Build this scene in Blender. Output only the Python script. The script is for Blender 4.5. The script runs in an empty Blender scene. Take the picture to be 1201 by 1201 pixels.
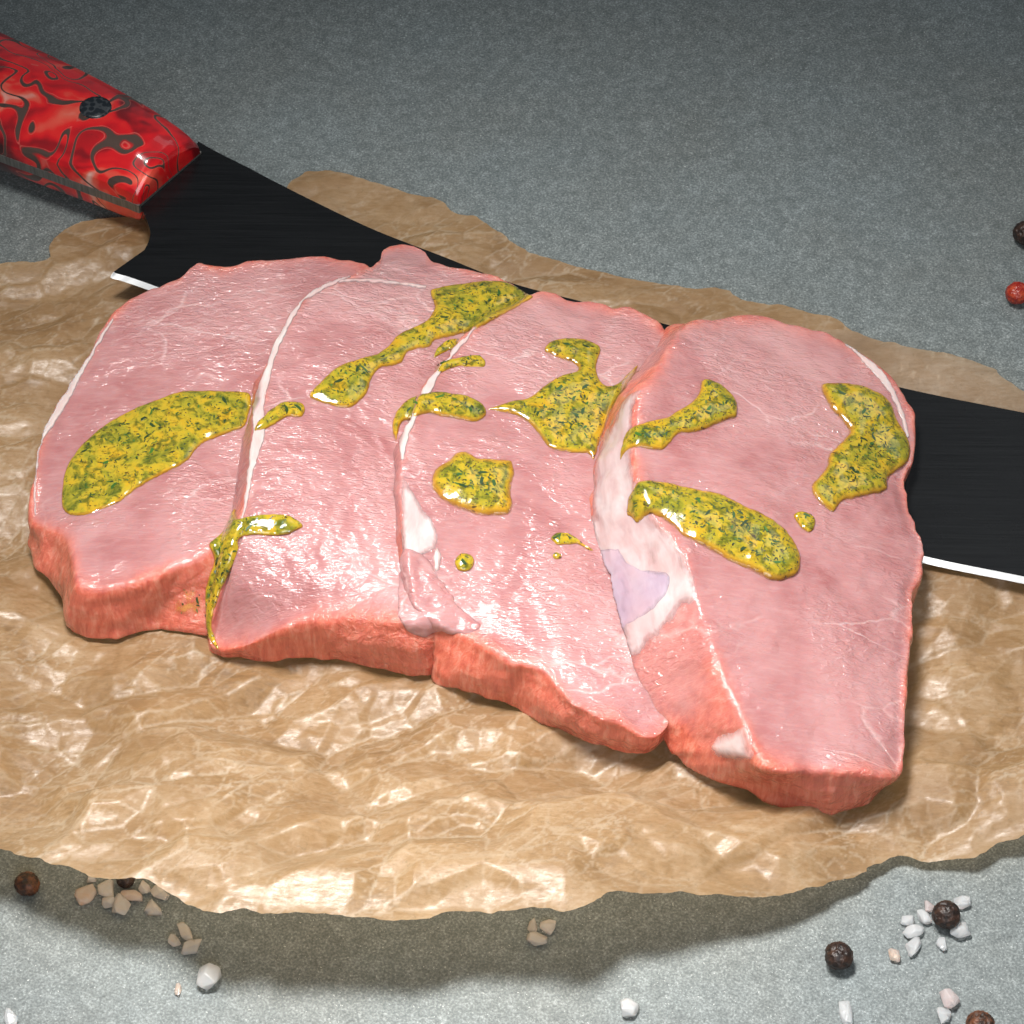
import bpy, bmesh, math, random
import numpy as np
from mathutils import Vector
from mathutils.bvhtree import BVHTree

random.seed(7); rng = np.random.default_rng(7)
S = bpy.context.scene
C = S.collection
MM = 0.001

# ------------------------------------------------------------------ camera
ELEV, DIST, HALF = math.radians(50), 0.62, 0.1005
CAM = np.array([0, -DIST*math.cos(ELEV), DIST*math.sin(ELEV)])
FWD = -CAM/np.linalg.norm(CAM)
RIGHT = np.array([1.0, 0, 0]); UP = np.cross(RIGHT, FWD)
TAN = HALF/DIST
cam = bpy.data.cameras.new('camera'); cam.angle = 2*math.atan(TAN); cam.sensor_fit = 'HORIZONTAL'
cam.clip_start = 0.02; cam.clip_end = 50
camo = bpy.data.objects.new('camera', cam); C.objects.link(camo)
camo.location = CAM; camo.rotation_euler = (math.pi/2-ELEV, 0, 0)
S.camera = camo

# ------------------------------------------------------------------ world and lamps
w = bpy.data.worlds.new('World'); S.world = w; w.use_nodes = True
bg = w.node_tree.nodes['Background']; bg.inputs[0].default_value = (0.78, 0.9, 1.0, 1); bg.inputs[1].default_value = 0.12

def area_lamp(name, loc, target, sx, sy, power, col, spread=180):
    l = bpy.data.lights.new(name, 'AREA'); l.shape = 'RECTANGLE'; l.size = sx; l.size_y = sy
    l.energy = power; l.color = col; l.spread = math.radians(spread)
    o = bpy.data.objects.new(name, l); C.objects.link(o); o.location = loc
    o.rotation_euler = (Vector(target)-Vector(loc)).to_track_quat('-Z', 'Y').to_euler()
    return o
area_lamp('studio_softbox', (-0.07, -0.005, 0.50), (0.0, -0.100, 0), 0.15, 0.10, 0.67, (1.0, 0.975, 0.94), 61)
area_lamp('added_rear_sheen', (0.85, 0.95, 1.15), (0.1, 0, 0), 0.9, 0.7, 0.7, (0.92, 0.96, 1.0), 120)  # added lamp out of view, gives the blade a soft grey sheen
area_lamp('fill_softbox', (0.10, -0.75, 0.55), (0, 0, 0), 0.5, 0.4, 1.25, (0.97, 0.98, 1.0), 120)
S.view_settings.view_transform = 'Standard'; S.view_settings.look = 'None'
S.view_settings.exposure = 0.0; S.view_settings.gamma = 1.0
S.render.resolution_x = S.render.resolution_y = 1024
S.render.engine = 'CYCLES'

# ------------------------------------------------------------------ helpers: pixels of the photo <-> world
def ray(px, py):
    x = (np.asarray(px, float)-600.5)/600.5*TAN; y = (np.asarray(py, float)-600.5)/600.5*TAN
    return FWD + x[..., None]*RIGHT - y[..., None]*UP
def at(px, py, z):
    """world point(s) seen at photo pixel, at height z (metres)"""
    d = ray(px, py); t = (np.asarray(z)-CAM[2])/d[..., 2]
    return CAM + d*t[..., None]

# ------------------------------------------------------------------ helpers: noise
def _hash(i, j, k, seed):
    n = (i*374761393 + j*668265263 + k*2147483647 + seed*1274126177) & 0xffffffff
    n = ((n ^ (n >> 13))*1274126177) & 0xffffffff
    n = ((n ^ (n >> 16))*2246822519) & 0xffffffff
    return ((n ^ (n >> 15)) & 0xffffff)/float(0xffffff)
def vnoise(p, seed=0):
    p = np.asarray(p, float); f = np.floor(p); i = f.astype(np.int64); u = p-f; u = u*u*u*(u*(u*6-15)+10)
    r = 0
    for a in (0, 1):
        for b in (0, 1):
            for c in (0, 1):
                h = _hash(i[..., 0]+a, i[..., 1]+b, i[..., 2]+c, seed)
                r = r + h*(u[..., 0] if a else 1-u[..., 0])*(u[..., 1] if b else 1-u[..., 1])*(u[..., 2] if c else 1-u[..., 2])
    return r*2-1
def fbm(p, octv=4, seed=0, gain=.5):
    r = 0; a = 1; p = np.asarray(p, float)
    for o in range(octv):
        r = r + a*vnoise(p*(2.03**o)+o*17.3, seed+o); a *= gain
    return r
def sstep(a, b, x):
    t = np.clip((x-a)/(b-a), 0, 1); return t*t*(3-2*t)

class RBF:                       # thin-plate interpolation of scattered heights
    def __init__(s, P, Z, lam=1e-4):
        s.P = np.asarray(P)*10; n = len(s.P)
        K = s.k(np.linalg.norm(s.P[:, None]-s.P[None], axis=-1)) + lam*np.eye(n)
        Q = np.c_[np.ones(n), s.P]; A = np.block([[K, Q], [Q.T, np.zeros((3, 3))]])
        s.w = np.linalg.solve(A, np.r_[Z, 0, 0, 0])
    @staticmethod
    def k(r): return np.where(r > 1e-9, r*r*np.log(np.maximum(r, 1e-9)), 0)
    def __call__(s, X):
        X = np.asarray(X)*10; sh = X.shape[:-1]; X = X.reshape(-1, 2); n = len(s.P)
        r = s.w[n] + X@s.w[n+1:]
        for i in range(n): r = r + s.w[i]*s.k(np.hypot(X[:, 0]-s.P[i, 0], X[:, 1]-s.P[i, 1]))
        return r.reshape(sh)

def crspline(P, n=12, closed=True):
    P = np.asarray(P, float); m = len(P); out = []
    for i in range(m if closed else m-1):
        if closed: a, b, c, d = P[(i-1) % m], P[i], P[(i+1) % m], P[(i+2) % m]
        else: a, b, c, d = P[max(i-1, 0)], P[i], P[i+1], P[min(i+2, m-1)]
        for t in np.arange(n)/n:
            out.append(.5*((2*b)+(c-a)*t+(2*a-5*b+4*c-d)*t*t+(3*b-a-3*c+d)*t**3))
    if not closed: out.append(P[-1])
    return np.array(out)
def resample(P, n, key=3):
    Q = np.vstack([P, P[:1]]); s = np.r_[0, np.cumsum(np.linalg.norm(np.diff(Q[:, :key], axis=0), axis=1))]
    t = np.linspace(0, s[-1], n, endpoint=False)
    return np.stack([np.interp(t, s, Q[:, k]) for k in range(P.shape[1])], 1)
def inside(poly, X):
    x, y = X[..., 0], X[..., 1]; r = np.zeros(x.shape, bool); n = len(poly)
    for i in range(n):
        (x1, y1), (x2, y2) = poly[i], poly[(i+1) % n]
        if y1 == y2: continue
        r ^= ((y1 > y) != (y2 > y)) & (x < (x2-x1)*(y-y1)/(y2-y1)+x1)
    return r
def nearest(poly, X):
    best = np.full(len(X), 1e18); bp = np.zeros((len(X), 2)); n = len(poly)
    for i in range(n):
        a = poly[i]; d = poly[(i+1) % n]-a; L = d@d
        if L < 1e-18: continue
        t = np.clip(((X-a)@d)/L, 0, 1); q = a+t[:, None]*d; e = ((X-q)**2).sum(1); m = e < best
        best[m] = e[m]; bp[m] = q[m]
    return np.sqrt(best), bp
def grid_poly(poly, step, dist=True):
    """grid filling a closed outline, its rim snapped onto the outline"""
    lo = poly.min(0)-step; hi = poly.max(0)+step
    xs = np.arange(lo[0], hi[0]+step, step); ys = np.arange(lo[1], hi[1]+step, step)
    G = np.stack(np.meshgrid(xs, ys), -1); ins = inside(poly, G)
    cell = ins[:-1, :-1] | ins[1:, :-1] | ins[:-1, 1:] | ins[1:, 1:]
    idx = np.arange(G.shape[0]*G.shape[1]).reshape(G.shape[:2]); cj, ci = np.nonzero(cell)
    F = np.stack([idx[cj, ci], idx[cj, ci+1], idx[cj+1, ci+1], idx[cj+1, ci]], 1)
    used = np.unique(F); remap = np.full(idx.size, -1); remap[used] = np.arange(len(used)); F = remap[F]
    V = G.reshape(-1, 2)[used].copy(); inn = ins.reshape(-1)[used]
    D = np.zeros(len(V)); o = np.nonzero(~inn)[0]
    V[o] = nearest(poly, V[o])[1]
    if dist:
        k = np.nonzero(inn)[0]; D[k] = nearest(poly, V[k])[0]
    return V, F, D

# ------------------------------------------------------------------ helpers: objects
def tag(o, label=None, cat=None, group=None, kind=None):
    if label: o['label'] = label
    if cat: o['category'] = cat
    if group: o['group'] = group
    if kind: o['kind'] = kind
    return o
def origin(o):
    p = np.zeros(3)
    while o is not None: p = p+np.array(o.location); o = o.parent
    return p
def mesh_obj(name, V, F, mat, parent=None, loc=None, smooth=True, attrs=None):
    V = np.asarray(V, float)
    o0 = origin(parent) + (np.zeros(3) if loc is None or parent else np.array(loc))
    me = bpy.data.meshes.new(name)
    if isinstance(F, np.ndarray):
        n, k = F.shape
        me.vertices.add(len(V)); me.vertices.foreach_set('co', (V-o0).astype(np.float32).ravel())
        me.loops.add(n*k); me.loops.foreach_set('vertex_index', F.astype(np.int32).ravel())
        me.polygons.add(n); me.polygons.foreach_set('loop_start', np.arange(0, n*k, k, dtype=np.int32))
        me.update(calc_edges=True)
    else:
        me.from_pydata([tuple(v) for v in (V-o0)], [], [tuple(int(i) for i in f) for f in F]); me.update()
    me.validate()
    if smooth: me.polygons.foreach_set('use_smooth', [True]*len(me.polygons))
    for k, a in (attrs or {}).items():
        at_ = me.attributes.new(k, 'FLOAT', 'POINT'); at_.data.foreach_set('value', np.asarray(a, np.float32))
    if mat: me.materials.append(mat)
    ob = bpy.data.objects.new(name, me); C.objects.link(ob)
    if parent: ob.parent = parent
    elif loc is not None: ob.location = tuple(loc)
    return ob
def empty(name, loc):
    o = bpy.data.objects.new(name, None); C.objects.link(o); o.location = tuple(loc); o.empty_display_size = .01; return o

# ------------------------------------------------------------------ helpers: materials
class NT:
    def __init__(s, name):
        s.m = bpy.data.materials.new(name); s.m.use_nodes = True; s.t = s.m.node_tree
        s.bsdf = s.t.nodes['Principled BSDF']; s.out = s.t.nodes['Material Output']
    def n(s, typ, **kw):
        nd = s.t.nodes.new(typ)
        for k, v in kw.items():
            if k.startswith('i_'):
                key = k[2:]; key = int(key) if key.isdigit() else key.replace('_', ' ')
                s.put(nd.inputs[key], v)
            else: setattr(nd, k, v)
        return nd
    def put(s, sock, v):
        if isinstance(v, bpy.types.NodeSocket): s.t.links.new(v, sock)
        elif isinstance(v, (tuple, list)) and len(v) == 3 and sock.type == 'RGBA': sock.default_value = (*v, 1)
        else: sock.default_value = v
    def set(s, **kw):
        for k, v in kw.items(): s.put(s.bsdf.inputs[k.replace('_', ' ')], v)
    def coord(s, scale=(1, 1, 1), rot=(0, 0, 0), which='Object'):
        tc = s.n('ShaderNodeTexCoord'); mp = s.n('ShaderNodeMapping'); s.t.links.new(tc.outputs[which], mp.inputs[0])
        mp.inputs['Scale'].default_value = scale; mp.inputs['Rotation'].default_value = rot
        return mp.outputs[0]
    def noise(s, vec, scale, detail=3, rough=.5, dist=0):
        return s.n('ShaderNodeTexNoise', i_Vector=vec, i_Scale=scale, i_Detail=detail, i_Roughness=rough, i_Distortion=dist).outputs['Fac']
    def math(s, op, a, b=0.0, c=None, clamp=False):
        nd = s.n('ShaderNodeMath', operation=op, use_clamp=clamp); s.put(nd.inputs[0], a); s.put(nd.inputs[1], b)
        if c is not None: s.put(nd.inputs[2], c)
        return nd.outputs[0]
    def ramp(s, fac, stops, interp='LINEAR'):
        r = s.n('ShaderNodeValToRGB'); s.put(r.inputs[0], fac); e = r.color_ramp; e.interpolation = interp
        while len(e.elements) < len(stops): e.elements.new(.5)
        for el, (p, c) in zip(e.elements, stops):
            el.position = p; el.color = (*c, 1) if isinstance(c, (tuple, list)) else (c, c, c, 1)
        return r.outputs[0]
    def mapr(s, v, a, b, c=0.0, d=1.0):
        return s.n('ShaderNodeMapRange', i_0=v, i_1=a, i_2=b, i_3=c, i_4=d).outputs[0]
    def mix(s, f, a, b, mode='MIX'):
        nd = s.n('ShaderNodeMix', data_type='RGBA', blend_type=mode); s.put(nd.inputs[0], f); s.put(nd.inputs[6], a); s.put(nd.inputs[7], b)
        return nd.outputs[2]
    def bump(s, h, dist, strength=1.0, nrm=None):
        b = s.n('ShaderNodeBump', i_Strength=strength, i_Distance=dist, i_Height=h)
        if nrm: s.put(b.inputs['Normal'], nrm)
        return b.outputs[0]
    def attr(s, name): return s.n('ShaderNodeAttribute', attribute_name=name).outputs['Fac']

# table: fine grey speckled stone laminate
m = NT('speckled_grey_stone'); v = m.coord(rot=(.7, .5, .4))
g1 = m.noise(v, 2300, 2, .6); g2 = m.noise(v, 420, 3, .6); g3 = m.noise(v, 30, 4, .6); g4 = m.noise(v, 2400, 1, .5)
gg = m.math('ADD', m.math('MULTIPLY', g1, .70), m.math('MULTIPLY', g2, .30))
col = m.ramp(gg, [(.28, (.070, .079, .080)), (.46, (.128, .144, .145)), (.56, (.185, .204, .205)), (.74, (.36, .385, .385))])
col = m.mix(m.mapr(g3, .3, .7), m.mix(1.0, col, (.93, .93, .90), 'MULTIPLY'), m.mix(1.0, col, (1.0, 1.05, 1.06), 'MULTIPLY'))
col = m.mix(m.math('GREATER_THAN', g4, .745), col, (.45, .47, .46))
m.set(Base_Color=col, Roughness=.55, Normal=m.bump(gg, .00022, .7)); m.bsdf.inputs['Specular IOR Level'].default_value = .5
STONE = m.m

# baking paper
def paper_mat(name, tint):
    m = NT(name); v = m.coord()
    f1 = m.noise(m.coord((1, 3.2, 1), (0, 0, .35)), 420, 5, .75, .25); f2 = m.noise(v, 75, 5, .62, .5); f3 = m.noise(v, 1600, 2, .6); f4 = m.noise(m.coord((1, 2.2, 1), (0, 0, -.3)), 24, 3, .5, 1)
    c = m.ramp(m.math('ADD', m.math('MULTIPLY', f1, .5), m.math('MULTIPLY', f2, .5)), [(.30, tint[0]), (.48, tint[1]), (.66, tint[2])])
    c = m.mix(m.mapr(f4, .35, .7, 0, .45), c, tint[3])
    c = m.mix(m.math('MULTIPLY', m.attr('crease'), .5), c, (.80, .68, .52))
    c = m.mix(m.mapr(f3, .60, .72, 0, .45), c, (.22, .14, .07))
    h = m.math('ADD', m.math('MULTIPLY', f1, .5), m.math('MULTIPLY', f3, .3))
    bmp = m.bump(h, .00014, .8)
    m.set(Base_Color=c, Roughness=m.mapr(f1, .35, .65, .56, .36), Normal=bmp); m.bsdf.inputs['Specular IOR Level'].default_value = .9
    m.set(Coat_Weight=m.mapr(f1, .38, .62, .06, .40), Coat_Roughness=.29, Coat_Normal=bmp)
    tr = m.n('ShaderNodeBsdfTranslucent', i_Color=m.mix(.8, c, (1.0, .80, .50)))
    mx = m.n('ShaderNodeMixShader', i_0=.47); m.t.links.new(m.bsdf.outputs[0], mx.inputs[1]); m.t.links.new(tr.outputs[0], mx.inputs[2])
    m.t.links.new(mx.outputs[0], m.out.inputs[0]); return m.m
PAPER = paper_mat('brown_baking_paper', [(.21, .105, .042), (.47, .275, .130), (.68, .48, .30), (.26, .125, .050)])

# meat
def meat_mat(name, tone, fibre_rot, wet):
    m = NT(name); v = m.coord(); side = m.attr('side')
    vf = m.coord((1, 5.0, 1), (0, 0, fibre_rot))
    n1 = m.noise(v, 34, 4, .55, .6); n2 = m.noise(v, 150, 3, .5, .3); nf = m.noise(vf, 260, 4, .6, .5)
    c = m.ramp(n1, [(.28, tone[0]), (.5, tone[1]), (.72, tone[2])])
    c = m.mix(m.mapr(n2, .35, .68, 0, .35), c, tone[3])
    c = m.mix(m.mapr(nf, .45, .7, 0, .20), c, (.60, .38, .36))
    # marbling: thin pale veins
    warp = m.n('ShaderNodeVectorMath', operation='ADD', i_0=m.coord((1, 2.1, 1), (0, 0, fibre_rot+.3)), i_1=m.n('ShaderNodeVectorMath', operation='SCALE', i_0=m.n('ShaderNodeTexNoise', i_Vector=v, i_Scale=60, i_Detail=3).outputs['Color'], i_Scale=.022).outputs[0]).outputs[0]
    vor = m.n('ShaderNodeTexVoronoi', feature='DISTANCE_TO_EDGE', i_Vector=warp, i_Scale=42).outputs['Distance']
    vein = m.math('MULTIPLY', m.mapr(vor, 0, .030, 1, 0), m.mapr(m.noise(v, 55, 2), .50, .66))
    c = m.mix(m.math('MULTIPLY', vein, .42), c, (.72, .55, .53))
    # raw outer sides: redder, with grain running along the cut
    vs = m.coord((6, 6, 1), (0, .75, .2)); sf = m.noise(vs, 120, 5, .65, .35); sl = m.noise(v, 60, 3)
    sc = m.ramp(sf, [(.28, (.44, .055, .030)), (.5, (.68, .160, .092)), (.74, (.79, .34, .24))])
    sc = m.mix(m.mapr(sl, .35, .65, 0, .45), sc, (.60, .16, .11))
    c = m.mix(m.math('MULTIPLY', side, .92, clamp=True), c, sc)
    # surface relief: fine fibres, little wet dimples in patches
    patch = m.mapr(m.noise(v, 48, 3, .6, .4), .44, .66)
    w1 = m.noise(m.coord((1, 2.4, 1), (0, 0, fibre_rot+.15)), 520, 2, .5, .9); w2 = m.noise(vf, 800, 2, .5, .3)
    vor2 = m.n('ShaderNodeTexVoronoi', feature='SMOOTH_F1', i_Vector=m.coord((1, 1.8, 1), (0, 0, fibre_rot)), i_Scale=420, i_Smoothness=.6).outputs['Distance']
    h = m.math('ADD', m.math('MULTIPLY', w1, m.math('MULTIPLY_ADD', patch, 1.7, .35)), m.math('MULTIPLY', w2, .22))
    h = m.math('ADD', h, m.math('MULTIPLY', vor2, m.math('MULTIPLY', patch, .6)))
    h = m.math('ADD', h, m.math('MULTIPLY', vein, -.25))
    h = m.math('ADD', h, m.math('MULTIPLY', m.noise(v, 190, 2), .9))
    h = m.math('ADD', h, m.math('MULTIPLY', m.math('MULTIPLY', sf, side), .9))
    bmp = m.bump(h, .00022*wet, 1.0)
    glint = m.math('MULTIPLY', m.math('ADD', w1, m.math('MULTIPLY', vor2, .8)), m.math('MULTIPLY_ADD', patch, 1.0, .15))
    cb = m.bump(m.math('ADD', h, m.math('MULTIPLY', glint, 0.35)), .00038*wet, 1.0)
    m.set(Base_Color=c, Roughness=.50, Normal=bmp, Subsurface_Weight=.55, Subsurface_Scale=.0026, Coat_Weight=1.0, Coat_Roughness=.085, Coat_Normal=cb)
    m.bsdf.inputs['Subsurface Radius'].default_value = (1.0, .32, .22); m.bsdf.inputs['Specular IOR Level'].default_value = .22
    return m.m
T1 = [(.32, .108, .108), (.41, .178, .178), (.50, .262, .258), (.53, .305, .30)]
MEAT = [meat_mat('pork_muscle', T1, .5, 1.0), meat_mat('pork_muscle_wet', T1, -.6, 1.5), meat_mat('pork_muscle_fine', T1, -.5, 1.2), meat_mat('pork_muscle_coarse', T1, -1.1, 1.1)]
def fat_mat(name, a, b, alpha_edge=False):
    m = NT(name); v = m.coord((1, .35, 1), (0, 0, .25)); n = m.noise(v, 300, 4, .6, .4); n2 = m.noise(m.coord(), 50, 3)
    c = m.mix(m.mapr(n, .35, .65), a, b); c = m.mix(m.mapr(n2, .45, .7, 0, .5), c, (.62, .36, .36))
    bmp = m.bump(n, .0002, .7)
    m.set(Base_Color=c, Roughness=.33, Normal=bmp, Subsurface_Weight=.6, Subsurface_Scale=.002, Coat_Weight=.3, Coat_Roughness=.10); m.bsdf.inputs['Specular IOR Level'].default_value = .25
    m.bsdf.inputs['Subsurface Radius'].default_value = (1, .6, .5)
    # membrane thins out to nothing at its rim
    t = m.n('ShaderNodeBsdfTransparent'); mx = m.n('ShaderNodeMixShader', i_0=m.math('MULTIPLY', m.mapr(m.math('ADD', m.attr('edge'), m.math('MULTIPLY', m.math('SUBTRACT', n, .5), 1.5)), .02, .75), .95, clamp=True))
    m.t.links.new(t.outputs[0], mx.inputs[1]); m.t.links.new(m.bsdf.outputs[0], mx.inputs[2]); m.t.links.new(mx.outputs[0], m.out.inputs[0])
    return m.m
FAT = fat_mat('white_fat', (.70, .60, .57), (.60, .45, .43))
SKIN = fat_mat('silver_skin_membrane', (.52, .355, .345), (.66, .55, .54))
VIOLET = fat_mat('violet_membrane', (.41, .305, .385), (.50, .40, .47))

# sauce
m = NT('mustard_herb_marinade'); v = m.coord()
n1 = m.noise(v, 210, 4, .6, .8); n2 = m.noise(v, 650, 3, .6, .5); n3 = m.noise(m.coord((1, 1.8, 1), (0, 0, .5)), 900, 2, .5, .5)
c = m.ramp(n1, [(.32, (.54, .32, .014)), (.46, (.47, .34, .022)), (.57, (.32, .28, .022)), (.70, (.13, .145, .016))])
c = m.mix(m.mapr(n2, .47, .64, 0, .8), c, (.055, .08, .010))
c = m.mix(m.mapr(m.attr('edge'), 0, .28, .75, 0), c, (.66, .26, .025))
c = m.mix(m.mapr(n3, .655, .70, 0, .9), c, (.06, .032, .01))
m.set(Base_Color=c, Roughness=.16, Subsurface_Weight=.45, Subsurface_Scale=.0016, Coat_Weight=.9, Coat_Roughness=.04, Normal=m.bump(n2, .00015, .55), Coat_Normal=m.bump(m.noise(v, 240, 2), .00030, .6))
m.bsdf.inputs['Subsurface Radius'].default_value = (1, .7, .12)
t = m.n('ShaderNodeBsdfTransparent'); mx = m.n('ShaderNodeMixShader', i_0=m.mapr(m.math('ADD', m.attr('edge'), m.math('MULTIPLY', m.math('SUBTRACT', n2, .5), .25)), -.04, .16, .0, 1)); m.t.links.new(t.outputs[0], mx.inputs[1]); m.t.links.new(m.bsdf.outputs[0], mx.inputs[2]); m.t.links.new(mx.outputs[0], m.out.inputs[0])
SAUCE = m.m
m = NT('thin_oil_smear'); v = m.coord(); n = m.noise(v, 500, 4, .65)
m.set(Base_Color=m.ramp(n, [(.4, (.72, .25, .05)), (.6, (.70, .34, .10)), (.7, (.05, .03, .01))]), Roughness=.2, Coat_Weight=.6, Coat_Roughness=.05)
t = m.n('ShaderNodeBsdfTransparent'); mx = m.n('ShaderNodeMixShader', i_0=m.math('MULTIPLY', m.mapr(n, .42, .58), m.mapr(m.attr('edge'), 0, .9, 0, .75)))
m.t.links.new(t.outputs[0], mx.inputs[1]); m.t.links.new(m.bsdf.outputs[0], mx.inputs[2]); m.t.links.new(mx.outputs[0], m.out.inputs[0])
SMEAR = m.m
m = NT('chopped_herbs'); c = m.ramp(m.attr('tone'), [(0, (.012, .028, .010)), (.35, (.022, .065, .014)), (.6, (.05, .15, .018)), (.68, (.045, .018, .008)), (1, (.018, .008, .005))])
m.set(Base_Color=c, Roughness=.3, Coat_Weight=.6, Coat_Roughness=.08); HERB = m.m

# knife
m = NT('black_brushed_steel'); L_ = m.noise(m.coord((1, 60, 1), (0, 0, .30)), 60, 4, .7); sm = m.noise(m.coord(), 40, 3)
m.set(Base_Color=m.ramp(L_, [(.3, (.0020, .0022, .0025)), (.7, (.0085, .009, .0098))]), Roughness=m.mapr(sm, .3, .7, .22, .30), Normal=m.bump(L_, .00003, .6)); m.bsdf.inputs['Specular IOR Level'].default_value = .35
BLACK = m.m
m = NT('honed_steel'); m.set(Base_Color=(.86, .87, .88), Metallic=1.0, Roughness=.32); STEEL = m.m
m = NT('tang_steel'); n = m.noise(m.coord((1, 20, 1), (0, 0, .35)), 200, 3)
m.set(Base_Color=m.ramp(n, [(.3, (.16, .15, .14)), (.7, (.30, .29, .27))]), Metallic=.7, Roughness=.42); TANG = m.m
m = NT('red_swirl_acrylic'); v = m.coord((1, 1, 1), (0, 0, .5))
wv = m.n('ShaderNodeVectorMath', operation='ADD', i_0=v, i_1=m.n('ShaderNodeVectorMath', operation='SCALE', i_0=m.n('ShaderNodeTexNoise', i_Vector=v, i_Scale=70, i_Detail=1).outputs['Color'], i_Scale=.022).outputs[0]).outputs[0]
nn = m.noise(wv, 48, 0.8, .45, .8)
tri = m.math('ABSOLUTE', m.math('SUBTRACT', m.math('FRACT', m.math('MULTIPLY', nn, 8.5)), .5))     # 0 on a line
thick = m.mapr(m.noise(v, 50, 1), .3, .7, .055, .16)
core = m.math('SUBTRACT', 1.0, m.math('DIVIDE', tri, thick), clamp=True)
rim = m.math('MULTIPLY', m.mapr(m.math('ABSOLUTE', m.math('SUBTRACT', tri, m.math('MULTIPLY', thick, 1.05))), 0, .018, 1, 0), .55)
pearl_glint = m.noise(m.n('ShaderNodeVectorMath', operation='ADD', i_0=m.coord((1, 2.2, 1), (0, 0, -.6)), i_1=m.n('ShaderNodeVectorMath', operation='SCALE', i_0=m.n('ShaderNodeTexNoise', i_Vector=v, i_Scale=120, i_Detail=2).outputs['Color'], i_Scale=.02).outputs[0]).outputs[0], 42, 2, .5, .6)
c = m.ramp(pearl_glint, [(.36, (.035, .001, .002)), (.44, (.24, .002, .006)), (.53, (.62, .005, .010)), (.61, (.80, .02, .018)), (.68, (.90, .14, .09)), (.76, (.98, .7, .6))])  # pearly red swirl; the palest stops paint small highlights into the colour
c = m.mix(m.mapr(core, .05, .4), c, (.075, .045, .035)); c = m.mix(rim, c, (.70, .17, .13))
m.set(Base_Color=c, Roughness=.28, Coat_Weight=.8, Coat_Roughness=.05, Metallic=m.mapr(pearl_glint, .5, .7, 0, .35)); RED = m.m
m = NT('dark_mosaic_pin'); vo = m.n('ShaderNodeTexVoronoi', i_Vector=m.coord(), i_Scale=900).outputs['Distance']
m.set(Base_Color=m.ramp(vo, [(.0, (.006, .010, .014)), (.5, (.008, .012, .016)), (.62, (.04, .045, .05))]), Roughness=.35); PIN = m.m

# peppercorns and salt
def corn_mat(name, a, b, rough):
    m = NT(name); v = m.coord(); n = m.noise(v, 700, 4, .65)
    m.set(Base_Color=m.ramp(n, [(.38, a), (.66, b)]), Roughness=rough, Normal=m.bump(n, .0004, .8)); return m.m
PEPPER = corn_mat('black_peppercorn', (.010, .006, .005), (.055, .026, .016), .42)
PEPPER_BROWN = corn_mat('brown_peppercorn', (.018, .008, .004), (.17, .055, .020), .5)
PEPPER_RED = corn_mat('red_peppercorn', (.26, .012, .008), (.50, .075, .03), .22)
def salt_mat(name, col):
    m = NT(name); v = m.coord(); n = m.noise(v, 500, 3, .6)
    m.set(Base_Color=m.mix(n, col, (.95, .93, .92)), Roughness=.17, Transmission_Weight=.60, IOR=1.3, Subsurface_Weight=.7, Subsurface_Scale=.0025, Normal=m.bump(n, .0003, .7))
    m.bsdf.inputs['Subsurface Radius'].default_value = (1, .9, .85); return m.m
SALT = {'white': salt_mat('white_salt', (.84, .86, .88)), 'peach': salt_mat('shade_tinted_salt', (.93, .74, .60)), 'orange': salt_mat('orange_salt', (.90, .52, .32)), 'pink': salt_mat('pink_salt', (.86, .60, .58))}  # peach: warm tint of the paper's shadow put into the salt colour

# ------------------------------------------------------------------ setting
tb = mesh_obj('table_top', [(-1.6, -1.3, 0), (1.6, -1.3, 0), (1.6, 1.6, 0), (-1.6, 1.6, 0), (-1.6, -1.3, -.03), (1.6, -1.3, -.03), (1.6, 1.6, -.03), (-1.6, 1.6, -.03)],
              [(0, 1, 2, 3), (7, 6, 5, 4), (0, 4, 5, 1), (1, 5, 6, 2), (2, 6, 7, 3), (3, 7, 4, 0)], STONE, smooth=False)
tag(tb, kind='structure')

# ------------------------------------------------------------------ baking paper
zc = [(350, 210, 1.2), (550, 262, 1.5), (780, 340, 1.5), (1000, 390, 2.2), (100, 270, 1.5), (0, 320, 3), (-150, 400, 4), (300, 500, 3), (600, 550, 3), (900, 550, 3), (1150, 560, 3),
      (1350, 500, 2.5), (1201, 470, 2.5), (0, 700, 5), (0, 860, 9), (0, 990, 13), (-150, 900, 12), (150, 1025, 15), (150, 900, 10), (350, 1070, 15.5), (350, 950, 11.5), (600, 1065, 15), (600, 950, 10.5), (800, 1045, 13),
      (800, 985, 8.5), (950, 1045, 6.0), (950, 990, 5), (1030, 1015, 2.0), (1120, 1008, 2.6), (1201, 985, 4), (1350, 960, 4), (200, 790, 5), (500, 850, 5.5), (800, 930, 5), (1150, 850, 3), (1350, 750, 3)]
zc = np.array(zc, float); zc[:, 2] = np.where(zc[:, 2] > 6, zc[:, 2]*1.16, zc[:, 2]); zrbf = RBF(at(zc[:, 0], zc[:, 1], zc[:, 2]*MM)[:, :2], zc[:, 2], .002)
def zpaper(xy): return np.maximum(zrbf(xy), .9)*MM
def on_paper(px, py):
    z = np.full(np.shape(px), .004)
    for _ in range(8): P = at(px, py, z); z = zpaper(P[..., :2])
    return at(px, py, z)

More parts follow.
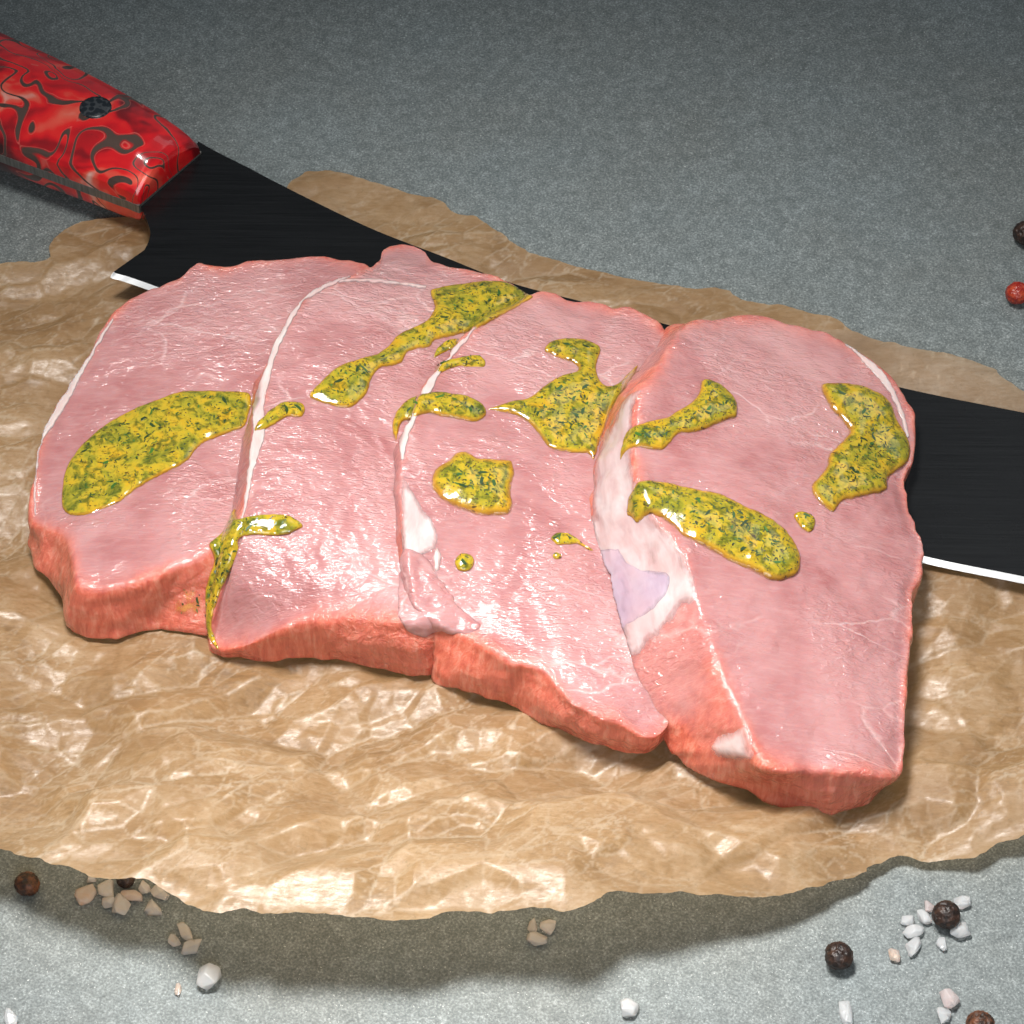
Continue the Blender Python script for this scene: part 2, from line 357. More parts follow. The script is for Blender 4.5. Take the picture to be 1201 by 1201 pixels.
def poly_facets(X, cell, slope, seed):
    """continuous crumple of flat facets: difference of two upper envelopes of planes"""
    r = 0; k = 1.0/cell
    for sgn, sd in ((1, seed), (-1, seed+50)):
        Q = X/cell; i0 = np.floor(Q).astype(np.int64); best = np.full(len(X), -1e9)
        z0 = np.zeros(len(X), np.int64)
        for a in range(-2, 3):
            for b in range(-2, 3):
                i = i0[:, 0]+a; j = i0[:, 1]+b
                cx = i+_hash(i, j, z0, sd); cy = j+_hash(i, j, z0+1, sd)
                o = (_hash(i, j, z0+2, sd)-.5)*.9
                d = -((Q[:, 0]-cx)**2+(Q[:, 1]-cy)**2)+o
                best = np.maximum(best, d)
        r = r+sgn*best
    return r*cell*slope*.5
def crumple(X):
    n = len(X); P3 = np.c_[X, np.zeros(n)]
    W = X+np.c_[fbm(P3*26, 2, 3), fbm(P3*26+9, 2, 5)]*.0012
    a = .35
    R = np.array([[math.cos(a), -math.sin(a)], [math.sin(a), math.cos(a)]]); W = W@R*np.array([.62, 1.0])
    R2 = np.array([[math.cos(.5), -math.sin(.5)], [math.sin(.5), math.cos(.5)]]); R3 = np.array([[math.cos(-.6), -math.sin(-.6)], [math.sin(-.6), math.cos(-.6)]])
    amp = .6+.7*sstep(-.035, -.075, X[:, 1])
    h = poly_facets(W, .024, .34, 1)*amp + poly_facets(W@R2+.37, .0110, .58, 2)*amp + poly_facets(W@R3+.11, .0055, .38, 3)*(.75+.35*amp)
    W2 = X+np.c_[fbm(P3*110, 2, 8), fbm(P3*110+4, 2, 9)]*.0007
    h = h+poly_facets(W2@R2, .0027, .16, 4)*(.8+.3*amp)+fbm(P3*420, 2, 11)*.00006
    return h

out = [(-120, 332), (0, 310), (30, 309), (55, 307), (60, 287), (77, 267), (100, 260), (133, 257), (160, 257), (250, 262), (330, 250), (335, 222), (343, 212), (363, 203), (400, 205), (430, 210), (460, 217), (480, 225), (513, 233), (533, 250), (560, 257), (587, 275),
       (613, 292), (660, 307), (700, 317), (733, 328), (773, 333), (800, 337), (850, 339), (863, 347), (900, 355), (947, 367), (977, 372), (997, 383), (1034, 400), (1084, 416), (1121, 428), (1164, 445), (1201, 470), (1350, 520), (1400, 700), (1380, 940),
       (1201, 985), (1170, 992), (1154, 1003), (1134, 1009), (1090, 1012), (1054, 1008), (1018, 1022), (1014, 1028), (973, 1038), (947, 1046), (917, 1050), (850, 1047), (800, 1043), (766, 1050), (723, 1048), (693, 1063), (663, 1073), (633, 1069),
       (583, 1069), (533, 1068), (500, 1077), (457, 1081), (433, 1078), (400, 1078), (366, 1077), (317, 1077), (290, 1068), (260, 1071), (233, 1067), (213, 1055), (190, 1043), (173, 1033), (140, 1034), (100, 1027), (80, 1018), (57, 1012), (20, 1002), (0, 993), (-110, 960), (-220, 800), (-220, 500)]
out = np.array(out, float); ow = on_paper(out[:, 0], out[:, 1])[:, :2]
pl = resample(crspline(ow, 8), 2600, 2)
tn = np.roll(pl, -1, 0)-np.roll(pl, 1, 0); tn /= np.linalg.norm(tn, axis=1)[:, None]+1e-12; nr = np.c_[-tn[:, 1], tn[:, 0]]
p3 = np.c_[pl, np.zeros(len(pl))]
pl = pl+nr*(fbm(p3*500, 3, 21)*.00030+fbm(p3*160, 2, 31)*.00025)[:, None]
V2, F, D = grid_poly(pl, .00042, dist=False)
H = crumple(V2); Z0 = zpaper(V2)
from mathutils.kdtree import KDTree
kd = KDTree(len(pl)); [kd.insert((p[0], p[1], 0), i) for i, p in enumerate(pl)]; kd.balance()
near_rim = sstep(0, .009, np.array([kd.find((p[0], p[1], 0))[2] for p in V2]))
e = .00045
H_x1, H_x0 = crumple(V2+[e, 0]), crumple(V2-[e, 0]); H_y1, H_y0 = crumple(V2+[0, e]), crumple(V2-[0, e])
crease = np.abs(H_x1+H_x0+H_y1+H_y0-4*H)/e
crease = sstep(.10, .42, crease)*(.55+.45*fbm(np.c_[V2, 0*H]*120, 2, 41))
Hs = np.clip(H, -.0045, .0016+.0022*sstep(-.025, -.045, V2[:, 1]))
z = np.maximum(Z0+Hs*(.35+.65*near_rim), .00025+.0002*(fbm(np.c_[V2, 0*H]*300, 2, 2)+1))
paper = mesh_obj('baking_paper', np.c_[V2, z], F, PAPER, loc=(0, 0, 0), attrs={'crease': np.clip(crease, 0, 1)})
tag(paper, 'crumpled torn brown baking paper spread under the raw pork slices', 'baking paper')
# turned-over strip along the right back rim
fl = np.array([(947, 388), (960, 382), (997, 382), (1034, 394), (1084, 409), (1121, 417), (1164, 430), (1172, 440), (1201, 460), (1290, 500), (1300, 540), (1230, 520), (1100, 500), (1000, 470), (930, 430)], float)
fw = at(fl[:, 0], fl[:, 1], np.full(len(fl), .0045))[:, :2]
pl2 = resample(crspline(fw, 8), 500, 2); pl2 = pl2+fbm(np.c_[pl2, 0*pl2[:, 0]]*450, 3, 77)[:, None]*.0002
V2f, Ff, _ = grid_poly(pl2, .00042, dist=False); Hf = crumple(V2f*1.0+.31)
zf = zpaper(V2f)+.0014+np.clip(Hf*.6, -.0006, .0010)
flap = mesh_obj('folded_flap', np.c_[V2f, zf], Ff, paper_mat('grey_brown_baking_paper', [(.24, .155, .09), (.40, .29, .19), (.60, .50, .39), (.34, .24, .15)]), parent=paper,
                attrs={'crease': sstep(.1, .5, np.abs(crumple(V2f+.31+[e, 0])+crumple(V2f+.31-[e, 0])-2*Hf)/e)})
flap['label'] = 'paler folded strip along the far right rim of the paper'

# ------------------------------------------------------------------ knife
def K(px, zmm): return zmm
kb = at(np.array(300.), np.array(260.), np.array(.009))
knife = empty('kitchen_knife', (float(kb[0]), float(kb[1]), 0))
tag(knife, 'kitchen knife with black blade and red swirled acrylic handle lying under the meat', 'knife')
st = [((233, 166), (165, 241)), ((245, 173), (172, 257)), ((258, 180), (176, 271)), ((272, 187), (174, 282)), ((284, 193), (166, 296)), ((294, 198), (151, 308)), ((303, 203), (133, 318)), ((330, 217), (150, 324)), ((372, 238), (184, 336)), ((440, 270), (290, 376)), ((520, 301), (400, 417)),
      ((600, 332), (520, 463)), ((700, 358), (640, 506)), ((780, 380), (740, 542)), ((900, 413), (890, 594)), ((1050, 453), (1060, 646)), ((1201, 484), (1201, 676)), ((1350, 513), (1350, 706)), ((1500, 560), (1480, 735)), ((1620, 640), (1600, 740)), ((1690, 735), (1680, 745))]
A = np.array([[*a, *b] for a, b in st], float)
A = crspline(A, 8, False); 
zb = np.interp(A[:, 0], [160, 300, 1201, 1700], [10.9, 10.4, 6.3, 5.0])*MM
SP = at(A[:, 0], A[:, 1], zb); ED = at(A[:, 2], A[:, 3], zb); n = len(A)
nu = 14; V = []; 
thin = np.interp(np.arange(n), [0, 8*6, 8*7, n-1], [2.1, 2.0, .55, .5])*MM
for i in range(n):
    for j in range(nu+1):
        u = j/nu; p = SP[i]*(1-u)+ED[i]*u; th = (2.2*MM)*(1-u)+thin[i]*u
        V.append(p-[0, 0, .35*u*MM])
    for j in range(nu+1):
        u = 1-j/nu; p = SP[i]*(1-u)+ED[i]*u; th = (2.2*MM)*(1-u)+thin[i]*u
        V.append(p-[0, 0, th])
m_ = 2*(nu+1); F = []
for i in range(n-1):
    for j in range(m_):
        F.append((i*m_+j, i*m_+(j+1) % m_, (i+1)*m_+(j+1) % m_, (i+1)*m_+j))
F.append(tuple(range(m_))[::-1]); F.append(tuple((n-1)*m_+j for j in range(m_)))
def autosmooth(o, ang=35):
    md = o.modifiers.new('es', 'EDGE_SPLIT'); md.split_angle = math.radians(ang)
blade = mesh_obj('blade', V, F, BLACK, knife); autosmooth(blade)
# honed bevel along the cutting edge
V = []; F = []; i0 = 8*6
for i in range(i0, n):
    across = ED[i]-SP[i]; across[2] = 0; across /= np.linalg.norm(across)
    wd = min(1.0, (i-i0)/3+.25)*1.3*MM
    a = ED[i]-[0, 0, .30*MM]; b = a+across*wd-[0, 0, .40*MM*wd/(1.55*MM)]; c_ = a-[0, 0, .5*MM]
    V += [a-across*.0002, b, c_]
for i in range(n-i0-1):
    for j in range(3): F.append((i*3+j, i*3+(j+1) % 3, (i+1)*3+(j+1) % 3, (i+1)*3+j))
F += [(0, 1, 2), (len(V)-1, len(V)-2, len(V)-3)]
be = mesh_obj('cutting_edge', V, F, STEEL, blade, smooth=False)
# handle
hs = np.array([[163, 241, 235, 164], [157, 239, 229, 160], [148, 235, 220, 154], [136, 231, 208, 146], [110, 221, 185, 130], [60, 203, 140, 103], [0, 181, 85, 74], [-60, 159, 28, 47], [-120, 140, -32, 20], [-200, 118, -110, -10], [-300, 95, -200, -38], [-420, 80, -310, -55], [-470, 78, -370, -50]], float)
hs = crspline(hs, 6, False)
zt = 11.0*MM
Fh = at(hs[:, 0], hs[:, 1], np.full(len(hs), zt)); Bh = at(hs[:, 2], hs[:, 3], np.full(len(hs), .0145)); Bh[:, 2] = zt
prof = np.array([(0, 0), (-.004, 1.2), (.02, 2.6), (.10, 4.6), (.20, 6.4), (.27, 7.3), (.36, 7.9), (.50, 8.2), (.64, 8.0), (.76, 7.3), (.87, 5.9), (.95, 4.3), (.99, 2.6), (1.0, 1.2), (1.0, 0)])
prof = np.array([(0, 0), (0, 1.2), (.015, 2.9), (.04, 3.8), (.27, 7.7), (.31, 8.1), (.36, 8.3), (.60, 8.3), (.66, 8.1), (.84, 6.6), (.93, 5.0), (.985, 2.9), (1, 1.2), (1, 0)])
hfac = np.interp(np.arange(len(hs)), [0, 3, 8, 16, 24, 66, len(hs)-1], [.55, .72, .86, .97, 1.0, 1.0, .5])
def scale_part(sign, base):
    V = []; k = len(prof)
    for i in range(len(hs)):
        inset = .05*(1-min(i/8, 1))**2
        for (u, zz) in prof:
            uu = .5+(u-.5)*(1-inset)
            p = Fh[i]*(1-uu)+Bh[i]*uu
            V.append([p[0], p[1], base+sign*zz*MM*hfac[i]])
    F = [(i*k+j, i*k+(j+1) % k, (i+1)*k+(j+1) % k, (i+1)*k+j) for i in range(len(hs)-1) for j in range(k)]
    F.append(tuple(range(k))); F.append(tuple((len(hs)-1)*k+j for j in range(k)))
    o = mesh_obj('handle_scale', V, F, RED, knife); autosmooth(o, 19)
    bm = bmesh.new(); bm.from_mesh(o.data); bmesh.ops.recalc_face_normals(bm, faces=bm.faces); bm.to_mesh(o.data); bm.free(); return o
scale_part(1, zt+.00002); scale_part(-1, zt-.0023)
V = []
for i in range(len(hs)):
    a = Fh[i]-(Bh[i]-Fh[i])*.004; b = Bh[i]*1.0
    for p, dz in ((a, 0), (b, 0), (b, -2.25*MM), (a, -2.25*MM)): V.append([p[0], p[1], zt+dz])
F = [(i*4+j, i*4+(j+1) % 4, (i+1)*4+(j+1) % 4, (i+1)*4+j) for i in range(len(hs)-1) for j in range(4)]+[(0, 1, 2, 3), tuple((len(hs)-1)*4+j for j in range(4))]
mesh_obj('tang', V, F, TANG, knife, smooth=False)
pc = at(np.array(112.), np.array(126.), np.array(zt+8.36*MM)); V = []
ax = (Bh[20]-Fh[20]); 
for r, dz in ((0, .38), (.7, .37), (2.6, .25), (3.4, .04), (3.5, -1.8)):
    for k in range(32): V.append(pc+np.array([r*MM*math.cos(k*math.tau/32), r*MM*math.sin(k*math.tau/32), dz*MM]))
F = [(i*32+k, (i+1)*32+k, (i+1)*32+(k+1) % 32, i*32+(k+1) % 32) for i in range(4) for k in range(32)]
mesh_obj('handle_pin', V, F, PIN, knife)

# ------------------------------------------------------------------ pork slices
def build_slice(label, stn, seed, mat, extra=(), shrink=2.0, pillow=.0, pale=()):
    stn = [s if len(s) == 6 else (*s, np.nan, np.nan, np.nan) for s in stn]; A = np.array(stn, float)
    T = at(A[:, 0], A[:, 1], A[:, 2]*MM); cen = T[:, :2].mean(0); B = np.zeros_like(T)
    hid = np.isnan(A[:, 3])
    B[~hid] = at(A[~hid, 3], A[~hid, 4], A[~hid, 5]*MM)
    d = cen-T[hid][:, :2]; d /= np.linalg.norm(d, axis=1)[:, None]
    bxy = T[hid][:, :2]+d*shrink*MM; B[hid, :2] = bxy; B[hid, 2] = zpaper(bxy)+.0005
    ex = np.array(extra, float).reshape(-1, 3)
    Pk = T[:, :2]; Zk = T[:, 2]/MM
    if len(ex): E = at(ex[:, 0], ex[:, 1], ex[:, 2]*MM); Pk = np.vstack([Pk, E[:, :2]]); Zk = np.r_[Zk, E[:, 2]/MM]
    rz = RBF(Pk, Zk, .003)
    N = 460; Q = resample(crspline(np.c_[T, B], 14), N); T = Q[:, :3].copy(); B = Q[:, 3:].copy()
    # ragged cut edge
    j1 = fbm(T*260+seed, 3, seed)*.00042+fbm(T*90+seed, 2, seed+3)*.0005
    nrm = T[:, :2]-cen; nrm /= np.linalg.norm(nrm, axis=1)[:, None]
    T[:, :2] += nrm*j1[:, None]; B[:, :2] += nrm*(fbm(B*220+seed, 3, seed+9)*.0006)[:, None]
    rings = []; sd = []; ed = []
    nb, ns, nt = 5, 30, 120
    cenB = np.r_[B[:, :2].mean(0), B[:, 2].mean()]
    for k in range(nb): r = .15+.85*k/nb; rings.append(cenB+(B-cenB)*r); sd.append(np.ones(N)); 
    for k in range(ns):
        t = k/ns; R_ = B+(T-B)*t; b = math.sin(math.pi*t)
        R_[:, :2] += nrm*(b*.0007+b*.0009*vnoise(np.c_[R_[:, :2]*70, np.full(N, t*2.)], seed+20))[:, None]
        rings.append(R_); sd.append(np.full(N, 1.0))
    for k in range(nt):
        r = 1-(k/nt)**.92*.995; R_ = np.zeros((N, 3)); R_[:, :2] = cen+(T[:, :2]-cen)*r
        zz = rz(R_[:, :2])*MM; wgt = sstep(.86, 1.0, r); R_[:, 2] = zz*(1-wgt)+T[:, 2]*wgt+pillow*MM*(1-r**4)
        rings.append(R_); sd.append(np.zeros(N))
    G = np.array(rings); SD = np.array(sd)
    # round the rim
    ker = np.array([1, 2, 4, 5, 4, 2, 1.]); ker /= ker.sum(); G2 = G.copy(); S2 = SD.copy()
    for it in range(1):
        Gp = np.pad(G2, ((3, 3), (0, 0), (0, 0)), 'edge'); Sp = np.pad(S2, ((3, 3), (0, 0)), 'edge')
        G2 = sum(ker[i]*Gp[i:i+len(G)] for i in range(7)); S2 = sum(ker[i]*Sp[i:i+len(G)] for i in range(7))
    G2[:nb] = G[:nb]
    for it in range(9):
        Sp = np.pad(S2, ((3, 3), (0, 0)), 'edge'); S2 = sum(ker[i]*Sp[i:i+len(G)] for i in range(7))
    G = G2
    S2 = np.clip(S2*1.55, 0, 1)
    # irregular ragged blend between raw side and cut face
    S2 = np.clip(S2+.30*fbm(G*150+seed, 3, seed+30)*(4*S2*(1-S2)), 0, 1)
    for a_, b_, rad, k_ in pale:
        q = at(np.array(float(a_)), np.array(float(b_)), np.array(.018)); dd = np.linalg.norm(G-q, axis=-1)/(rad*MM)
        S2 = S2*(1-(1-k_)*sstep(1.0, .6, dd+.15*fbm(G*120, 2, 5)))
    du = np.roll(G, -1, 1)-np.roll(G, 1, 1); dv = np.gradient(G, axis=0); nn_ = np.cross(du, dv); nn_ /= np.linalg.norm(nn_, axis=-1)[..., None]+1e-12
    if nn_[-20:, :, 2].mean() < 0: nn_ = -nn_
    disp = fbm(G*np.array([95, 95, 95])+seed*3.1, 3, seed+40)*.00024+fbm(G*330+seed, 2, seed+50)*.00009
    stri = fbm(np.stack([G[..., 0]*150, G[..., 1]*150, G[..., 2]*260], -1)+seed, 3, seed+60)*.00028*S2
    G = G+nn_*(disp+stri)[..., None]
    M = len(G); idx = np.arange(M*N).reshape(M, N)
    F = np.stack([idx[:-1], np.roll(idx[:-1], -1, 1), np.roll(idx[1:], -1, 1), idx[1:]], -1).reshape(-1, 4)
    V = G.reshape(-1, 3); base = np.r_[cen, zpaper(cen[None])[0]]
    root = empty('pork_slice', base); tag(root, label, 'pork slice', 'raw pork slices shingled over the knife')
    # check winding
    a, b, c_ = V[F[-5, 0]], V[F[-5, 1]], V[F[-5, 2]]
    if np.cross(b-a, c_-a)[2] < 0: F = F[:, ::-1].copy()
    caps = idx[-1]; V = np.vstack([V, G[-1].mean(0), G[0].mean(0)])
    o = mesh_obj('meat', V, F, mat, root, attrs={'side': np.r_[S2.ravel(), 0, 1]})
    bm = bmesh.new(); bm.from_mesh(o.data); bm.verts.ensure_lookup_table()
    for ring, ci in ((idx[-1], len(V)-2), (idx[0], len(V)-1)):
        for k in range(N): 
            f = bm.faces.new((bm.verts[ring[k]], bm.verts[ring[(k+1) % N]], bm.verts[ci])); f.smooth = True
    bmesh.ops.recalc_face_normals(bm, faces=bm.faces); bm.to_mesh(o.data); bm.free()
    Vw = np.array([v.co[:] for v in o.data.vertices])+origin(root)
    tree = BVHTree.FromPolygons([Vector(v) for v in Vw], [tuple(p.vertices) for p in o.data.polygons])
    return root, tree

s1 = [(440, 316, 15), (400, 304, 14), (350, 299, 14), (300, 306, 14), (250, 310, 14), (232, 307, 14), (212, 324, 14), (190, 333, 14), (165, 343, 14), (133, 369, 14), (100, 418, 14), (68, 466, 14), (48, 510, 13), (39, 560, 13), (37, 602, 12, 36, 632, 4.5),
      (47, 617, 13, 35, 650, 4.5), (70, 624, 15, 47, 675, 5), (86, 650, 17, 63, 698, 5), (92, 683, 18, 77, 738, 5), (120, 690, 18, 100, 753, 5), (160, 682, 19, 133, 755, 5), (200, 667, 20, 168, 745, 5), (245, 648, 20, 215, 747, 6), (300, 632, 18, 290, 748, 5),
      (350, 600, 15), (380, 530, 15), (400, 450, 15), (430, 380, 15)]
s2 = [(640, 356, 14), (625, 345, 15), (600, 331, 15), (570, 319, 15), (540, 311, 15), (510, 306, 15), (500, 293, 14), (483, 285, 13), (465, 285, 13), (451, 291, 14), (446, 303, 15), (432, 311, 17), (415, 319, 19), (380, 331, 21), (345, 356, 23), (325, 395, 24), (308, 440, 25, 302, 448, 15),
      (300, 485, 25, 293, 498, 15), (293, 530, 25, 281, 548, 15), (284, 590, 24, 268, 612, 15), (271, 642, 22, 247, 655, 14), (257, 698, 15, 238, 712, 8), (249, 738, 10, 240, 746, 5.5), (253, 757, 8, 254, 768, 5), (290, 755, 11.5, 290, 772, 5), (327, 737, 15, 325, 776, 5),
      (373, 724, 17, 365, 779, 5), (420, 723, 18, 420, 784, 5), (460, 729, 19, 458, 792, 5), (500, 727, 19, 507, 797, 5), (560, 700, 17), (600, 620, 15), (640, 520, 15), (655, 430, 14)]
s3 = [(777, 380, 15), (757, 368, 15), (737, 359, 15), (718, 360, 15), (700, 353, 16), (670, 351, 17), (648, 343, 18), (630, 341, 19), (592, 356, 21), (560, 376, 22), (530, 406, 23), (502, 445, 24), (483, 480, 25), (472, 518, 25, 464, 528, 16), (467, 560, 25, 462, 565, 16), (468, 600, 25, 463, 618, 16),
      (473, 640, 24, 463, 660, 16), (479, 680, 22, 463, 705, 14), (490, 715, 20, 470, 738, 11), (512, 732, 19, 500, 765, 8), (532, 742, 18, 506, 796, 5), (562, 755, 18, 522, 808, 5), (600, 773, 18, 562, 817, 5), (637, 787, 18, 602, 838, 5), (677, 826, 16.5, 645, 853, 5),
      (720, 844, 15.5, 702, 875, 5), (758, 862, 13.5, 738, 884, 5), (785, 850, 13, 772, 874, 5), (800, 790, 14), (805, 700, 15), (805, 600, 15), (805, 500, 15), (800, 420, 15)]
s4 = [(815, 373, 23, 790, 387, 14), (792, 398, 26, 766, 411, 15), (768, 432, 28, 742, 443, 16), (750, 460, 29, 715, 485, 17), (745, 500, 29, 697, 530, 17), (744, 548, 29, 691, 590, 17), (757, 592, 29, 695, 632, 17), (787, 632, 28, 705, 675, 17), (808, 667, 27, 715, 710, 16.5), (820, 710, 26, 727, 755, 15.5),
      (835, 757, 25, 740, 800, 14), (855, 807, 23, 755, 842, 11), (875, 852, 21.5, 770, 870, 7), (889, 892, 20, 790, 891, 5), (908, 906, 19.5, 832, 914, 5), (930, 905, 19, 878, 935, 4.5), (955, 901, 18, 918, 955, 4.5), (985, 903, 18, 955, 964, 4), (1015, 906, 17, 985, 958, 4), (1040, 910, 15, 1012, 945, 4),
      (1054, 911, 13, 1033, 928, 4), (1061, 885, 13, 1043, 905, 4), (1062, 820, 14), (1063, 780, 14), (1070, 740, 14), (1076, 690, 14), (1080, 645, 14), (1076, 612, 14), (1066, 588, 13.5), (1061, 560, 13), (1068, 540, 12), (1074, 515, 12), (1071, 482, 13), (1059, 459, 14), (1040, 438, 15), (1018, 420, 16), (998, 404, 16), (972, 389, 17),
      (945, 383, 18), (905, 370, 19), (865, 368, 20), (837, 370, 21.5)]
L = ['leftmost raw pork slice with white fat rim at its left and one large marinade puddle', 'second raw pork slice from the left, wet and shiny, marinade dripping down its left side',
     'third raw pork slice from the left with the star shaped marinade puddle', 'rightmost and largest raw pork slice with white and violet silver skin on its left side']
R1, t1 = build_slice(L[0], s1, 3, MEAT[0]); R2, t2 = build_slice(L[1], s2, 14, MEAT[1], extra=[(400, 520, 23)], pale=[(284, 560, 15, .25)]); R3, t3 = build_slice(L[2], s3, 25, MEAT[2], extra=[(600, 560, 22)], pale=[(465, 580, 17, .25)])
R4, t4 = build_slice(L[3], s4, 36, MEAT[3], extra=[(900, 600, 24)], pale=[(765, 430, 12, .4), (775, 745, 19, .35), (840, 840, 9, .7)])
TREES = [t1, t2, t3, t4]

# ------------------------------------------------------------------ things draped over the meat (marinade, fat, membranes)
def cast(P, trees):
    Dv = ray(P[:, 0], P[:, 1]); X = np.zeros((len(P), 3)); Nn = np.zeros((len(P), 3)); ok = np.zeros(len(P), bool); o = Vector(CAM)
    for i, d in enumerate(Dv):
        dv = Vector(d).normalized(); best = None
        for t in trees:
            h = t.ray_cast(o, dv)
            if h[0] is not None and (best is None or h[3] < best[3]): best = h
        if best is not None:
            n_ = best[1]; n_ = -n_ if n_.dot(dv) > 0 else n_
            X[i] = best[0]; Nn[i] = n_; ok[i] = True
    return X, Nn, ok
def drape(name, poly, mat, thick, rim_px, trees, parent=None, step=1.5, sink=.25, smooth_it=2, jag=.6, sm=True, seed=0):
    P = crspline(poly, 8) if sm else np.array(poly, float); P = resample(P, max(40, int(len(poly)*9)), 2)
    P = P+np.c_[fbm(np.c_[P*.13, 0*P[:, 0]], 3, seed+1), fbm(np.c_[P*.13, 0*P[:, 0]], 3, seed+2)]*jag
    V, F, D = grid_poly(P, step); X, Nn, ok = cast(V, trees)
    good = ok[F].all(1); F = F[good]
    # relax positions and normals like a fluid skin
    n = len(V); deg = np.zeros(n); E = np.vstack([F[:, [0, 1]], F[:, [1, 2]], F[:, [2, 3]], F[:, [3, 0]]]); E = np.vstack([E, E[:, ::-1]])
    np.add.at(deg, E[:, 0], 1); deg = np.maximum(deg, 1)[:, None]
    for it in range(smooth_it):
        a = np.zeros((n, 3)); np.add.at(a, E[:, 0], X[E[:, 1]]); X = np.where(ok[:, None], .35*X+.65*a/deg, X)
    for it in range(smooth_it+3):
        b = np.zeros((n, 3)); np.add.at(b, E[:, 0], Nn[E[:, 1]]); Nn = .3*Nn+.7*b/deg
    Nn /= np.linalg.norm(Nn, axis=1)[:, None]+1e-9
    t = np.clip(D/rim_px, 0, 1); prof = np.sqrt(1-(1-t)**2)
    var = 1+.25*fbm(np.c_[V*.035, np.full(n, seed*1.7)], 2, seed+5)
    Y = X+Nn*((prof*thick*var-sink*(1-t)**3*.6)*MM)[:, None]; Bt = X-Nn*((sink+.3)*MM)
    used = np.unique(F); rm = np.full(n, -1); rm[used] = np.arange(len(used)); F = rm[F]; Y = Y[used]; Bt = Bt[used]; k = len(used)
    # close it underneath
    Ed = {}
    for f in F:
        for a_, b_ in ((0, 1), (1, 2), (2, 3), (3, 0)): Ed[(f[a_], f[b_])] = 1
    rimf = np.array([(b_, a_, a_+k, b_+k) for (a_, b_) in Ed if (b_, a_) not in Ed])
    FF = np.vstack([F, F[:, ::-1]+k, rimf]); VV = np.vstack([Y, Bt]); tt = np.r_[t[used], t[used]*0]
    c_ = Y.mean(0)
    fa, fb, fc = VV[FF[0, 0]], VV[FF[0, 1]], VV[FF[0, 2]]
    if np.dot(np.cross(fb-fa, fc-fa), Nn[used][F[0, 0]]) < 0: FF = FF[:, ::-1].copy()
    o = mesh_obj(name, VV, FF, mat, parent=parent, loc=None if parent else c_, attrs={'edge': tt})
    o_info = dict(V=V[used], Y=Y, N=Nn[used], t=t[used]); return o, o_info

def flecks(obj, info, count, big, seed):
    r = np.random.default_rng(seed); cand = np.nonzero(info['t'] > .2)[0]; core = np.nonzero(info['t'] > .55)[0]; V = []; F = []; tone = []
    def fleck(L_, W_, tn, i, V, F, tone, lift):
        p = info['Y'][i]; n_ = info['N'][i]; a = r.uniform(0, math.tau)
        t1_ = np.cross(n_, [math.sin(a), math.cos(a), .1]); t1_ /= np.linalg.norm(t1_); t2_ = np.cross(n_, t1_); b0 = len(V)
        k = 6; bend = r.uniform(-.25, .25)*L_
        for lvl in (0, 1):
            for j in range(k):
                q = j*math.tau/k; x = math.cos(q)*L_*r.uniform(.75, 1.1)/2; y = math.sin(q)*W_*r.uniform(.7, 1.15)/2+bend*(x/L_)**2*4
                V.append(p+t1_*x+t2_*y+n_*((lift if lvl else -.14)*MM)); tone.append(tn)
        F.append([b0+k+j for j in range(k)])
        for j in range(k): F.append([b0+j, b0+(j+1) % k, b0+k+(j+1) % k, b0+k+j])
    if len(cand) == 0: return
    for i in r.choice(cand, int(count*.85)):
        u = r.random() if info['t'][i] > .5 else .1
        if u < .45: fleck(r.uniform(.25, .5)*MM, r.uniform(.15, .3)*MM, r.uniform(.62, 1), i, V, F, tone, .02)
        else: fleck(r.uniform(.45, 1.25)*MM, r.uniform(.18, .42)*MM, r.uniform(0, .55), i, V, F, tone, .035)
    o = mesh_obj('herb_flecks', V, F, HERB, parent=obj, smooth=False, attrs={'tone': tone}); o['kind'] = 'stuff'
    for i in r.choice(core if len(core) else cand, big):
        V2_, F2_, t2_ = [], [], []; fleck(r.uniform(1.5, 2.4)*MM, r.uniform(.45, .8)*MM, r.uniform(.1, .62), i, V2_, F2_, t2_, .05)
        mesh_obj('herb_leaf', V2_, F2_, HERB, parent=obj, smooth=False, attrs={'tone': t2_})

# fat rims and membranes, each a part of its slice
def ribbon(pts, w):
    P = crspline(np.array([(a, b, c_) for a, b, c_ in pts], float), 6, False); xy = P[:, :2]; tn_ = np.gradient(xy, axis=0); tn_ /= np.linalg.norm(tn_, axis=1)[:, None]
    nn = np.c_[-tn_[:, 1], tn_[:, 0]]; ww = P[:, 2:]*.5*w; return np.vstack([xy+nn*ww, (xy-nn*ww)[::-1]])
def fat(name, poly, parent, tree, mat=FAT, thick=.30, rim=3.5, seed=0, sm=False):
    o, _ = drape(name, poly, mat, thick, rim*1.5, [tree], parent, step=1.3, sink=.12, smooth_it=1, jag=.9, sm=sm, seed=seed); return o
fat('fat_rim', ribbon([(133, 374, 3), (112, 407, 5), (93, 437, 8), (76, 466, 11), (60, 492, 10), (50, 515, 5), (44, 540, 3), (41, 580, 3), (42, 605, 2)], 1.25), R1, t1, rim=1.6, seed=1)
fat('fat_rim', ribbon([(412, 322, 5), (385, 333, 7), (355, 352, 6), (338, 380, 6), (326, 402, 7), (318, 425, 6), (310, 450, 9), (303, 480, 11), (304, 505, 12), (300, 525, 11), (294, 555, 6), (287, 595, 4), (279, 630, 3)], 1.25), R2, t2, rim=1.6, seed=2)
fat('fat_seam', ribbon([(396, 331, 4), (430, 329, 4), (465, 333, 4), (500, 337, 3)], 1.25), R2, t2, rim=1.6, seed=3)
